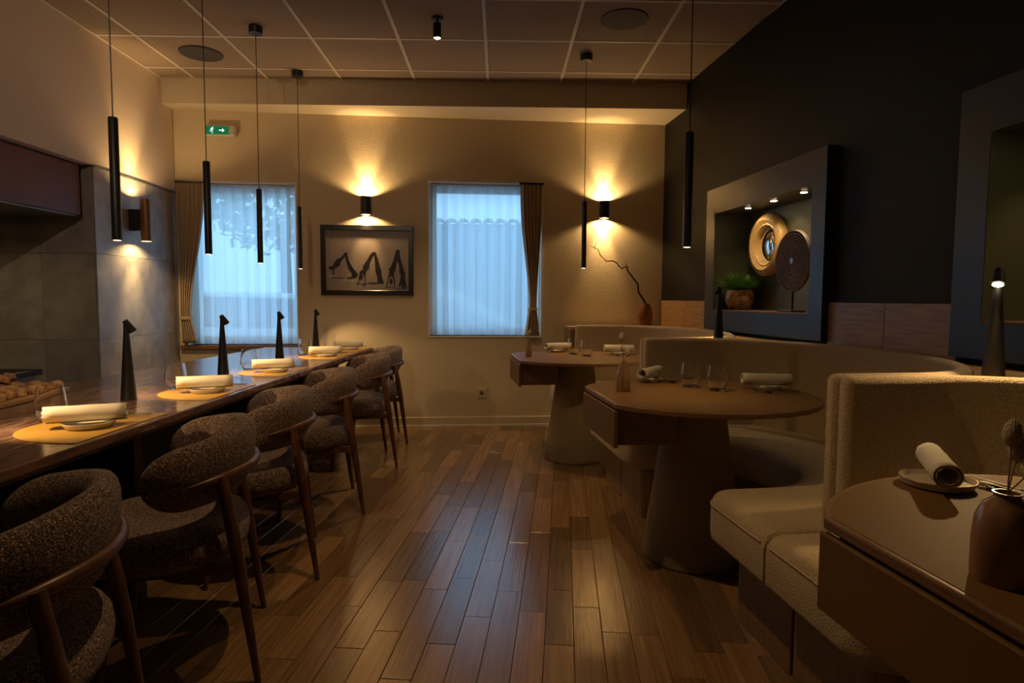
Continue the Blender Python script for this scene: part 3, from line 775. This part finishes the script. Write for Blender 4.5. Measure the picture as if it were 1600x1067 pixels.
tails('pale bunny tail grass in the vase on the farthest table', (.205, 4.50, TZ + .105), [(.008, 0, .07, 1), (-.006, .01, .055, .8)])
vase('turned wooden bullet-shaped vase at the left of the middle table', (.562, 2.83, TZ), .138, .034, True)
tails('pale bunny tail grass behind the vase of the middle table', (.562, 2.83, TZ + .13), [(-.006, .02, .115, 1.1), (-.010, -.01, .065, .7), (.018, .0, .045, 1.0)])
vase('mottled brown wooden bottle vase in the right foreground', (.760, .905, TZ), .135, .042)
tails('fluffy bunny tail grass in the foreground vase', (.760, .905, TZ + .125), [(.012, .012, .095, 1.15), (.03, .02, .07, 1.2), (.035, .0, .045, 1.2)])
def setting(where, pl, nrz, cl, crz, g1, g2):
    big = MB().lathe([(0, 0), (.06, 0), (.076, .004), (.084, .018), (.081, .018), (.073, .008), (0, .006)], 48, cap0=False, cap1=False)
    return
me_dish = MB().lathe([(0, 0), (.06, 0), (.078, .004), (.085, .020), (.0815, .020), (.074, .009), (0, .007)], 48, cap0=False, cap1=False).me('dish', smooth=True); me_dish.materials.append(CERAM)
me_rim = MB().rings([[((.0835 + .0014 * math.cos(a)) * math.cos(t), (.0835 + .0014 * math.cos(a)) * math.sin(t), .0203 + .0012 * math.sin(a)) for a in [2 * PI * g / 6 for g in range(6)]] for t in [2 * PI * k / 48 for k in range(48)]], loop=True).me('rim', smooth=True); me_rim.materials.append(GOLD)
def dish(label, loc, sc_=1):
    th = thing('dish', label, 'dish', loc, 0, 'rimmed dishes on the tables'); th.scale = (sc_,) * 3
    link('dish_body', me_dish, None, th); link('gilt_rim', me_rim, None, th)
# farthest table
dish('cream dish at the back left of the farthest table', (.455, 4.93, TZ), .75)
napkin('white rolled napkin at the back left of the farthest table', (.455, 4.93, TZ + .018), .5, 'rolled napkins on the tables')
put('tumbler', me_tum, 'stemless clear glass on the farthest table, left of two', 'glass', (.553, 4.72, TZ + .0003), 0, 'glasses on the tables')
put('tumbler', me_tum, 'stemless clear glass on the farthest table, right of two', 'glass', (.634, 4.58, TZ + .0003), 0, 'glasses on the tables')
dish('cream dish at the right of the farthest table', (.905, 4.74, TZ), .75)
napkin('white rolled napkin at the right of the farthest table', (.905, 4.74, TZ + .018), -.05, 'rolled napkins on the tables')
cutlery('at the right of the farthest table', (.90, 4.60), PI / 2 - .1, TZ + .0004)
# middle table
dish('cream dish at the back left of the middle table', (.775, 3.19, TZ), .75)
napkin('white rolled napkin at the back left of the middle table', (.775, 3.19, TZ + .018), .95, 'rolled napkins on the tables')
cutlery('behind the glasses of the middle table', (.90, 3.14), PI / 2 + .3, TZ + .0004)
put('tumbler', me_tum, 'stemless clear glass on the middle table, left of two', 'glass', (.912, 2.97, TZ + .0003), 0, 'glasses on the tables')
put('tumbler', me_tum, 'stemless clear glass on the middle table, right of two', 'glass', (1.0, 2.85, TZ + .0003), 0, 'glasses on the tables')
dish('cream dish at the right of the middle table', (1.265, 2.93, TZ), .75)
napkin('white rolled napkin at the right of the middle table', (1.265, 2.93, TZ + .018), -.12, 'rolled napkins on the tables')
cutlery('at the right of the middle table', (1.25, 2.79), PI / 2 - .3, TZ + .0004)
# nearest table
dish('large cream dish with a gilt rim on the nearest table', (.998, 1.385, TZ), .9)
napkin('white rolled napkin on the gilt-rimmed dish of the nearest table', (1.0, 1.385, TZ + .0212), 1.12, 'rolled napkins on the tables')
cutlery('behind the vase on the nearest table', (1.125, 1.325), .30, TZ + .0004)

# ------------------------------------------------------------------ pendants
def pendant(label, x, y, watts):
    th = thing('pendant_lamp', label, 'lamp', (x, y, 0), 0, 'slim black tube pendants')
    zb, zt = 1.40, 1.897
    MB().lathe([(.0185, zb), (.0185, zt - .004), (.016, zt)], 28).obj('tube', BLACKM, th, smooth=True)
    MB().tube([(0, 0, zt - .002), (0, 0, ZC - .02)], .0026, 8).obj('cable', BLACKM, th)
    MB().lathe([(.044, ZC - .046), (.045, ZC - .042), (.045, ZC)], 32).obj('canopy', BLACKM, th, smooth=True)
    MB().lathe([(.0145, zb - .0012), (.0145, zb - .0002)], 20).obj('led_disc', LEDS, th)
    spot(th, (0, 0, zb - .004), (0, 0, -1), watts, 75, .8, WARM2, .015)
    return th
PL = [('nearest of the four hanging above the counter', -1.585, 2.64), ('second from the camera of the four above the counter', -1.59, 3.465), ('third from the camera of the four above the counter', -1.637, 4.326), ('farthest of the four hanging above the counter', -1.622, 5.136)]
for lab, x, y in PL: pendant('slim black tube pendant, ' + lab, x, y, 1.2)
pendant('slim black tube pendant above the farthest table', .625, 4.732, 1.6)
pendant('slim black tube pendant above the middle table', .822, 2.772, 1.6)

# ------------------------------------------------------------------ wall sconces
def sconce(label, loc, rz, h, r, dist, mat, up, down, plate=None):
    th = thing('wall_sconce', label, 'wall lamp', loc, rz)                 # local -y points into the room
    m = MB(); n = 40
    pr = [(r - .004, -h / 2 + .03), (r - .004, -h / 2), (r, -h / 2), (r, h / 2), (r - .004, h / 2), (r - .004, h / 2 - .03)]
    m.lathe(pr, n, (0, -dist, 0)); m.obj('tube', mat, th, smooth=True)
    if plate: box('bracket', (-.03, .03, -dist + r * .7, 0, -plate, plate), BLACKM, th, bev=.002)
    else: box('bracket', (-.025, .025, -dist + r * .6, 0, -.05, .05), BLACKM, th, bev=.002)
    for sg, wt in ((1, up), (-1, down)):
        MB().lathe([(r * .55, sg * (h / 2 - .026)), (r * .55, sg * (h / 2 - .024))], 24, (0, -dist, 0)).obj('bulb_disc', LED, th)
        spot(th, (0, -dist, sg * (h / 2 - .020)), (0, .2, sg), wt * .7, 150, .3, WARM, .012)
        spot(th, (0, -dist, sg * (h / 2 - .018)), (0, .16, sg), wt * 1.3, 52, 1, WARM, .012)
p = BW(-1.187, 0, 1.972); sconce('black cylinder up-and-down wall lamp above the framed print', p, TB, .157, .044, .06, BLACKM, 8, 8)
p = BW(.932, 0, 1.975); sconce('black cylinder up-and-down wall lamp above the twisted branch', p, TB, .152, .044, .06, BLACKM, 8, 8)
sconce('brown cylinder up-and-down wall lamp on the stone wall', (XL, 4.84, 1.742), PI / 2, .315, .038, .115, BRONZE, 8, 8, plate=.08)

# ------------------------------------------------------------------ ceiling fittings
def ceiling_spot(label, x, y, watts, size=110, aim=(0, 0, -1), col=WARM2):
    th = thing('ceiling_spotlight', label, 'spotlight', (x, y, 0), 0, 'black ceiling spotlights')
    MB().lathe([(.036, ZC - .012), (.037, ZC)], 32).obj('mounting_plate', BLACKM, th)
    MB().lathe([(.007, ZC - .04), (.007, ZC - .01)], 12).obj('stem', BLACKM, th)
    MB().lathe([(.022, ZC - .125), (.026, ZC - .128), (.026, ZC - .036), (.02, ZC - .034)], 32).obj('housing', BLACKM, th, smooth=True)
    MB().lathe([(.0195, ZC - .1262), (.0195, ZC - .124)], 24).obj('lens', LED, th)
    spot(th, (0, 0, ZC - .133), aim, watts, size, .7, col, .02)
ceiling_spot('small black ceiling spotlight with bright lens above the aisle', -.414, 4.153, 17)
ceiling_spot('small black ceiling spotlight above the camera side of the aisle', -.30, 1.95, 18)
ceiling_spot('small black ceiling spotlight over the near right banquette', .80, 2.05, 1.6, 45)
ceiling_spot('added fill spotlight out of view, turned to the stone wall', -1.0, .2, 26, 75, (-1.75, 4.1, -1.35), (1, .74, .50))  # fill lamp added out of view to brighten the left wall and stone
for lab, x, y in (('round black ceiling speaker near the left wall', -2.218, 4.80), ('round black ceiling speaker near the dark wall', .785, 4.133)):
    th = thing('ceiling_speaker', lab, 'speaker', (x, y, 0), 0, 'round ceiling speakers')
    MB().lathe([(.135, ZC - .004), (.148, ZC - .006), (.150, ZC + .002)], 48).obj('grille', M('speaker_grille', (.035, .03, .027), .6, bump=.4, bscale=900), th, smooth=True)
    MB().lathe([(.004, ZC - .007), (.004, ZC - .004)], 12).obj('badge', GREYM, th)

# ------------------------------------------------------------------ things on the back wall
# emergency exit sign
ex = thing('exit_sign', 'green emergency exit sign with running figure and arrow', 'sign', BW(-2.405, 0, 2.583), TB)
box('housing', (-.118, .122, -.055, 0, -.043, .043), SIGNW, ex, bev=.006)
pn = box('green_panel', (-.113, .078, -.0575, -.0545, -.034, .034), GREEN, ex)
box('battery_cover', (.082, .112, -.0575, -.0545, -.032, .032), PLAST, ex)
def flat(name, polys, y, mat, parent, ox=0, oz=0, sc_=1, th=.0008):
    m = MB()
    for pts in polys:
        n = len(pts); m.add([(ox + x * sc_, y, oz + z * sc_) for x, z in pts] + [(ox + x * sc_, y + th, oz + z * sc_) for x, z in pts],
              [tuple(range(n)), tuple(range(n, 2 * n))[::-1]] + [(k, (k + 1) % n, n + (k + 1) % n, n + k) for k in range(n)])
    return m.obj(name, mat, parent)
def circ(cx_, cz, rx, rz_, n=16): return [(cx_ + rx * math.cos(2 * PI * k / n), cz + rz_ * math.sin(2 * PI * k / n)) for k in range(n)]
def thick(pts, w):
    L_, R_ = [], []
    for i, p in enumerate(pts):
        a = pts[max(i - 1, 0)]; b = pts[min(i + 1, len(pts) - 1)]; dx, dz = b[0] - a[0], b[1] - a[1]; l = math.hypot(dx, dz); nx, nz_ = -dz / l, dx / l
        ww = w[i] if isinstance(w, (list, tuple)) else w
        L_.append((p[0] + nx * ww, p[1] + nz_ * ww)); R_.append((p[0] - nx * ww, p[1] - nz_ * ww))
    return L_ + R_[::-1]
run = [circ(.9, 2.3, .36, .36), thick([(.55, 1.8), (.1, .9), (-.05, .4)], [.42, .38, .36]), thick([(.05, .5), (.55, -.2), (.35, -1.3), (.3, -1.9), (.75, -1.9)], .2),
       thick([(-.1, .5), (-.5, -.4), (-1.5, -.6)], [.25, .22, .2]), thick([(.55, 1.6), (1.1, .9), (1.5, .75)], .15), thick([(.35, 1.7), (-.5, 1.5), (-.8, .75)], .15)]
flat('running_figure', run, -.0585, SIGNL, pn, -.062, -.003, .0118)
flat('arrow', [[(-1.9, -.3), (.2, -.3), (.2, -1.3), (1.7, 0), (.2, 1.3), (.2, .3), (-1.9, .3)]], -.0585, SIGNL, pn, .022, 0, .013)
# wall socket
sk = thing('wall_socket', 'small cream wall socket low between counter and tables', 'socket', BW(-.168, 0, .303), TB)
box('cover_plate', (-.043, .043, -.009, 0, -.046, .046), PLAST, sk, bev=.003)
MB().rings([[(.02 * math.cos(2 * PI * k / 20) * f, y, .02 * math.sin(2 * PI * k / 20) * f) for k in range(20)] for f, y in ((1, -.0098), (1, -.009), (.93, -.0095))]).obj('socket_ring', GROUT, sk)
# framed print
fc = BW(-1.183, 0, 1.4975); fr_ = thing('framed_print', 'black framed print of three pairs of figures doing handstands', 'picture', fc, TB)
hw, hz, fw = .404, .308, .044
m = MB()
for bx_ in ((-hw, hw, hz - fw, hz), (-hw, hw, -hz, -hz + fw), (-hw, -hw + fw, -hz + fw, hz - fw), (hw - fw, hw, -hz + fw, hz - fw)): m.box(bx_[0], bx_[1], -.03, 0, bx_[2], bx_[3])
m.obj('frame', FRAMEB, fr_, bev=.003, seg=1)
pr = box('print', (-hw + fw, hw - fw, -.012, -.002, -hz + fw, hz - fw), PRINT, fr_)
FIG = [
 [[(165, 615), (185, 580), (225, 525), (265, 520), (320, 450), (345, 443), (356, 462), (325, 490), (262, 580), (262, 610), (225, 630), (185, 655), (180, 700), (171, 770), (140, 778), (160, 762), (165, 690), (160, 650)], circ(140, 645, 30, 22)],
 [[(322, 485), (345, 468), (375, 560), (405, 620), (440, 670), (485, 725), (475, 755), (430, 775), (355, 780), (350, 768), (412, 758), (402, 692), (380, 685), (360, 640), (338, 560)]],
 [[(545, 630), (560, 605), (610, 530), (650, 460), (690, 434), (712, 440), (705, 470), (680, 490), (645, 560), (625, 638), (632, 655), (605, 660), (585, 705), (581, 830), (585, 862), (540, 868), (545, 853), (571, 842), (566, 740), (545, 722), (520, 730), (500, 810), (490, 850), (455, 850), (486, 830), (500, 740), (505, 695), (540, 668), (555, 650)], circ(523, 762, 25, 32)],
 [[(688, 455), (712, 440), (740, 520), (762, 600), (788, 690), (786, 720), (792, 770), (820, 842), (735, 836), (732, 760), (708, 690), (705, 600), (697, 520)]],
 [[(975, 412), (985, 402), (1002, 405), (1000, 500), (985, 570), (970, 640), (973, 680), (950, 686), (946, 760), (956, 800), (963, 890), (950, 892), (940, 800), (925, 752), (895, 752), (870, 800), (855, 885), (838, 893), (848, 850), (870, 770), (885, 690), (878, 645), (900, 638), (940, 545)], circ(908, 815, 22, 38)],
 [[(998, 405), (1018, 403), (1026, 490), (1055, 590), (1080, 680), (1100, 702), (1090, 750), (1096, 800), (1116, 912), (1100, 912), (1085, 862), (1078, 905), (1045, 905), (1048, 852), (1015, 886), (1000, 886), (1025, 800), (1035, 722), (1015, 700), (1012, 600), (988, 545)]],
]
SHD = [circ(250, 772, 110, 6), circ(400, 770, 50, 7), circ(530, 850, 70, 5), circ(680, 838, 80, 12), circ(910, 890, 70, 5), circ(1030, 910, 80, 6)]
cv = lambda P: [((x - 607.5) / 1185 * 2 * hw, -(z - 547.5) / 895 * 2 * hz) for x, z in P]
for polys in FIG: flat('printed_figure', [cv(P) for P in polys], -.0128, INK, pr)
flat('printed_shadow', [cv(P) for P in SHD], -.0124, M('print_shade', (.07, .05, .045), .5), pr)
box('glazing', (-hw + fw, hw - fw, -.0175, -.016, -hz + fw, hz - fw), GLASS, fr_)

# wooden vase with twisted branch in the corner
vb = BW(1.288, .20, .925)
o = MB().lathe([(.052, 0), (.058, .01), (.069, .06), (.069, .11), (.058, .16), (.042, .192), (.030, .207), (.024, .207), (.030, .19), (.044, .15), (.044, .07), (0, .06)], 40, cap1=False, sy=.78).obj('branch_vase', WOODV, None, smooth=True, loc=vb, rz=TB)
tag(o, 'dark glossy wooden vase on the ledge in the far corner', 'vase')
br = thing('twisted_branch', 'bare twisted branch rising from the wooden vase against the lit wall', 'branch', vb, 0)
ZM = [(855, 825), (870, 770), (818, 690), (815, 620), (750, 535), (718, 490), (697, 452), (660, 472), (640, 450), (620, 425), (585, 400), (515, 403), (460, 345), (440, 292), (412, 285), (375, 260)]
def brp(x, y, k=0):                                      # branch points on a plane 0.2 m in front of the back wall
    px_, py_ = 860 + x / 5.93, 340 + y / 5.93
    d = ROT @ Vector((px_ - 800, -(py_ - 533.5), -F)); n_ = Vector((-.07, 1, 0)); t_ = n_.dot(Vector((0, 5.71 - .20, 0)) - Vector((0, 0, H))) / n_.dot(d)
    return Vector((0, 0, H)) + d * t_ + Vector((0, k, 0)) - vb
rk = random.Random(5)
pts = [brp(*p_, rk.uniform(-.015, .015)) for p_ in ZM]; pts[0] = Vector((-.006, 0, .212)); pts.insert(0, Vector((-.004, 0, .10)))
MB().tube(pts, [.0100 - .0076 * i / (len(pts) - 1) for i in range(len(pts))], 7).obj('main_stem', TWIG, br, smooth=True)
MB().tube([brp(412, 285), brp(412, 262), brp(440, 215), brp(470, 185), brp(460, 165), brp(465, 145)], [.0028, .0026, .0023, .002, .0017, .0013], 6).obj('twig', TWIG, br, smooth=True)
MB().tube([brp(725, 472), brp(700, 430), brp(698, 405)], [.003, .0025, .0015], 6).obj('twig', TWIG, br, smooth=True)

# ------------------------------------------------------------------ niche contents (right wall frame)
def NV(v, s_, z): return SV(s_, v, z)
mr = thing('round_mirror', 'round convex mirror in a thick turned wooden ring in the niche', 'mirror', SV(-1.02, -ND + .002, 1.545), TR)
rs = []
for a in [2 * PI * k / 56 for k in range(56)]:
    prof = [(.130, .0), (.130, .040), (.138, .052), (.146, .048), (.170, .070), (.195, .066), (.210, .050), (.213, .025), (.205, .0)]
    rs.append([(d, r * math.cos(a), r * math.sin(a)) for r, d in prof])
MB().rings(rs, loop=True).obj('wooden_ring', MIRW, mr, smooth=True)
rs = [[(.052 - .035 * f * f, .130 * f * math.cos(a), .130 * f * math.sin(a)) for a in [2 * PI * k / 40 for k in range(40)]] for f in (1, .85, .65, .4, .2, .02)]
MB().rings(rs, cap0=False).obj('mirror_glass', MIRR, mr, smooth=True)
ds = thing('disc_sculpture', 'ribbed dark wooden disc on a thin stand in the niche', 'sculpture', SV(-1.565, -.035, 1.098), TR)
rs = []; prof = [(.0, .011)]
for k in range(11): r = .022 + .0148 * k; prof += [(r, .006), (r + .0035, .0150), (r + .0100, .0150), (r + .0135, .006)]
prof += [(.185, .008), (.185, -.004), (0.0, -.006)]
rs = [[(d, max(r, .0005) * math.cos(a), max(r, .0005) * math.sin(a) + .305) for a in [2 * PI * k / 56 for k in range(56)]] for r, d in prof]
MB().rings(rs).obj('ribbed_disc', RIBB, ds)
MB().rings([[(d, .018 * math.cos(a), .018 * math.sin(a) + .305) for a in [2 * PI * k / 20 for k in range(20)]] for d in (.012, .016)]).obj('hub', GREYM, ds)
MB().tube([(0, 0, .01), (0, 0, .14)], .006, 10).obj('rod', BLACKM, ds)
box('base_block', (-.045, .045, -.09, .07, 0, .012), M('slate', (.12, .10, .09), .6), ds, bev=.002)
pp = SV(-.845, -.065, 1.098)
po = MB().lathe([(.058, 0), (.064, .006), (.086, .05), (.088, .085), (.080, .125), (.075, .125), (.082, .085), (.078, .05), (0, .04)], 40, cap1=False).obj('plant_pot', POTG, None, smooth=True, loc=pp); po.scale = (1.12, 1.12, 1.12)
tag(po, 'glossy amber mottled round pot in the lit niche', 'pot')
fo = thing('fern_plant', 'feathery green plant growing from the amber pot', 'plant', pp, TR)
rg = random.Random(21); m = MB()
for k in range(150):
    az = rg.uniform(0, 2 * PI); el = rg.uniform(.42, 1.35); L = rg.uniform(.09, .17); base = Vector((.03 * math.cos(az), .03 * math.sin(az), .138))
    d = Vector((math.cos(az) * math.cos(el), math.sin(az) * math.cos(el), math.sin(el))); side = d.cross(Vector((0, 0, 1))).normalized()
    prev = base
    for j in range(7):
        f = (j + 1) / 7; p_ = base + d * L * f + Vector((0, 0, -.03 * f * f))
        if p_.x < -.10: p_.x = -.10
        for sg in (-1, 1):
            for tw in (-.1, .5):
                q_ = p_ + side * sg * .027 * (1.1 - .6 * f) + Vector((0, 0, tw * .018)) + d * .01
                w_ = d * .0026
                m.add([prev - w_, prev + w_, q_ + Vector((0, 0, .0008)), q_], [(0, 1, 2, 3)])
        m.add([prev - side * .0009, prev + side * .0009, p_ + side * .0007, p_ - side * .0007], [(0, 1, 2, 3)]); prev = p_
MB().lathe([(.070, .062), (.076, .09), (.070, .136)], 28).obj('soil', SUBF, fo)
f_ = m.obj('foliage', LEAF, fo); f_['kind'] = 'stuff'
pot2 = MB().lathe([(.05, 0), (.06, .008), (.088, .06), (.08, .11), (.04, .15), (.045, .165), (.035, .165), (.03, .15), (0, .12)], 36, cap1=False).obj('clay_vase', M('clay', (.30, .12, .05), .5), None, smooth=True, loc=SV(-3.33, -.07, 1.098))
tag(pot2, 'rounded terracotta vase cut off at the right edge, in the second niche', 'vase')
for k, (a, b, c, d) in enumerate((N1, N2)):
    for j in range(3):
        s_ = -(a + .33 + .325 * j) if k == 0 else -(a + .27 + .33 * j)
        th = thing('niche_downlight', ('recessed downlight in the niche above the plant', 'recessed downlight in the niche, middle of the lit three', 'recessed downlight in the niche above the ribbed disc')[j] if k == 0 else
                   ('recessed downlight in the second niche, left of three', 'recessed downlight in the second niche, middle of three', 'recessed downlight in the second niche, right of three')[j], 'downlight', SV(s_, -.03, d - .004), TR, 'small recessed niche lights')
        MB().lathe([(.024, -.003), (.025, 0)], 24).obj('bezel', BLACKM, th)
        MB().lathe([(.019, -.0045), (.019, -.002)], 20).obj('led_disc', LED, th)
        spot(th, (0, 0, -.008), (-.25, 0, -1), 2.0, 110, .8, (1, .74, .38), .015)

# ------------------------------------------------------------------ outside the windows
g = MB().box(-9, 7, 6.05, 16, -.35, -.2).obj('ground', PAVE); g['kind'] = 'structure'
nw = thing('garden_wall', 'pale rendered garden wall with a row of roof tiles behind the middle window', 'wall', (.4, 9.0, -.2))
box('render', (-2.2, 3.2, 0, .25, 0, 2.42), NWALL, nw)
tm_ = MB().rings([[(.085 * math.cos(a), y, .075 * math.sin(a)) for a in [PI * k / 10 for k in range(11)]] + [(.065 * math.cos(a), y, .055 * math.sin(a)) for a in [PI * (10 - k) / 10 for k in range(11)]] for y in (-.06, .31)]).me('roof_tile'); tm_.materials.append(ROOFT)
for k in range(31): link('roof_tile', tm_, None, nw, (-2.15 + .175 * k, 0, 2.42))
st = thing('stair_rail', 'white sloping stair stringer outside the middle window', 'stair', (0, 7.6, -.2))
MB().add(*(lambda v: (v, [(0, 1, 2, 3), (4, 7, 6, 5), (0, 4, 5, 1), (1, 5, 6, 2), (2, 6, 7, 3), (3, 7, 4, 0)]))([(-.95, 0, 1.50), (.25, 0, .92), (.25, 0, 1.04), (-.95, 0, 1.68), (-.95, .12, 1.50), (.25, .12, .92), (.25, .12, 1.04), (-.95, .12, 1.68)])).obj('stringer', CARW, st)
for x, h in ((-.85, 1.46), (.15, .97)): box('post', (x - .03, x + .03, .03, .09, 0, h), CARW, st)
car = thing('parked_car', 'white parked car seen faintly through the left sheer curtain', 'car', (-3.3, 8.6, -.2), 0)
prof = [(-2.0, .25), (2.0, .25), (2.05, .6), (1.95, .82), (1.15, .95), (.55, 1.42), (-.9, 1.45), (-1.6, .98), (-2.02, .86), (-2.08, .5)]
m = MB(); n = len(prof); m.add([(x, 0, z) for x, z in prof] + [(x, 1.65, z) for x, z in prof], [tuple(range(n)), tuple(range(n, 2 * n))[::-1]] + [(k, (k + 1) % n, n + (k + 1) % n, n + k) for k in range(n)])
m.obj('body', CARW, car, bev=.06, seg=3)
flat('side_window', [[(1.0, .95), (.5, 1.34), (-.15, 1.36), (-.15, .95)], [(-.22, .95), (-.22, 1.36), (-.85, 1.37), (-1.35, .97)]], -.006, CARG, car)
for x in (-1.25, 1.3):
    MB().rings([[(x + .32 * f * math.cos(a), y, .32 + .32 * f * math.sin(a)) for a in [2 * PI * k / 28 for k in range(28)]] for f, y in ((.9, -.02), (1, 0), (1, .2))]).obj('wheel', TYRE, car, smooth=True)
tr = thing('street_tree', 'leafy green tree outside the left window', 'tree', (-4.6, 13.5, -.2))
MB().tube([(0, 0, 0), (.05, 0, 1.2), (0, .05, 2.4), (.1, 0, 3.4)], [.14, .12, .1, .05], 10).obj('trunk', BARK, tr, smooth=True)
m = MB()
for k in range(1800):
    v_ = Vector((rg.gauss(0, 1), rg.gauss(0, 1), rg.gauss(0, 1))).normalized() * rg.uniform(.6, 1.0); c_ = Vector((v_.x * 1.9, v_.y * 1.3, 3.6 + v_.z * 1.35)); a = Vector((rg.uniform(-1, 1), rg.uniform(-1, 1), rg.uniform(-1, 1))) * .13; b_ = Vector((rg.uniform(-1, 1), rg.uniform(-1, 1), rg.uniform(-1, 1))) * .08
    m.add([c_ - a, c_ + b_, c_ + a, c_ - b_], [(0, 1, 2, 3)])
m.obj('foliage', TREEL, tr)['kind'] = 'stuff'
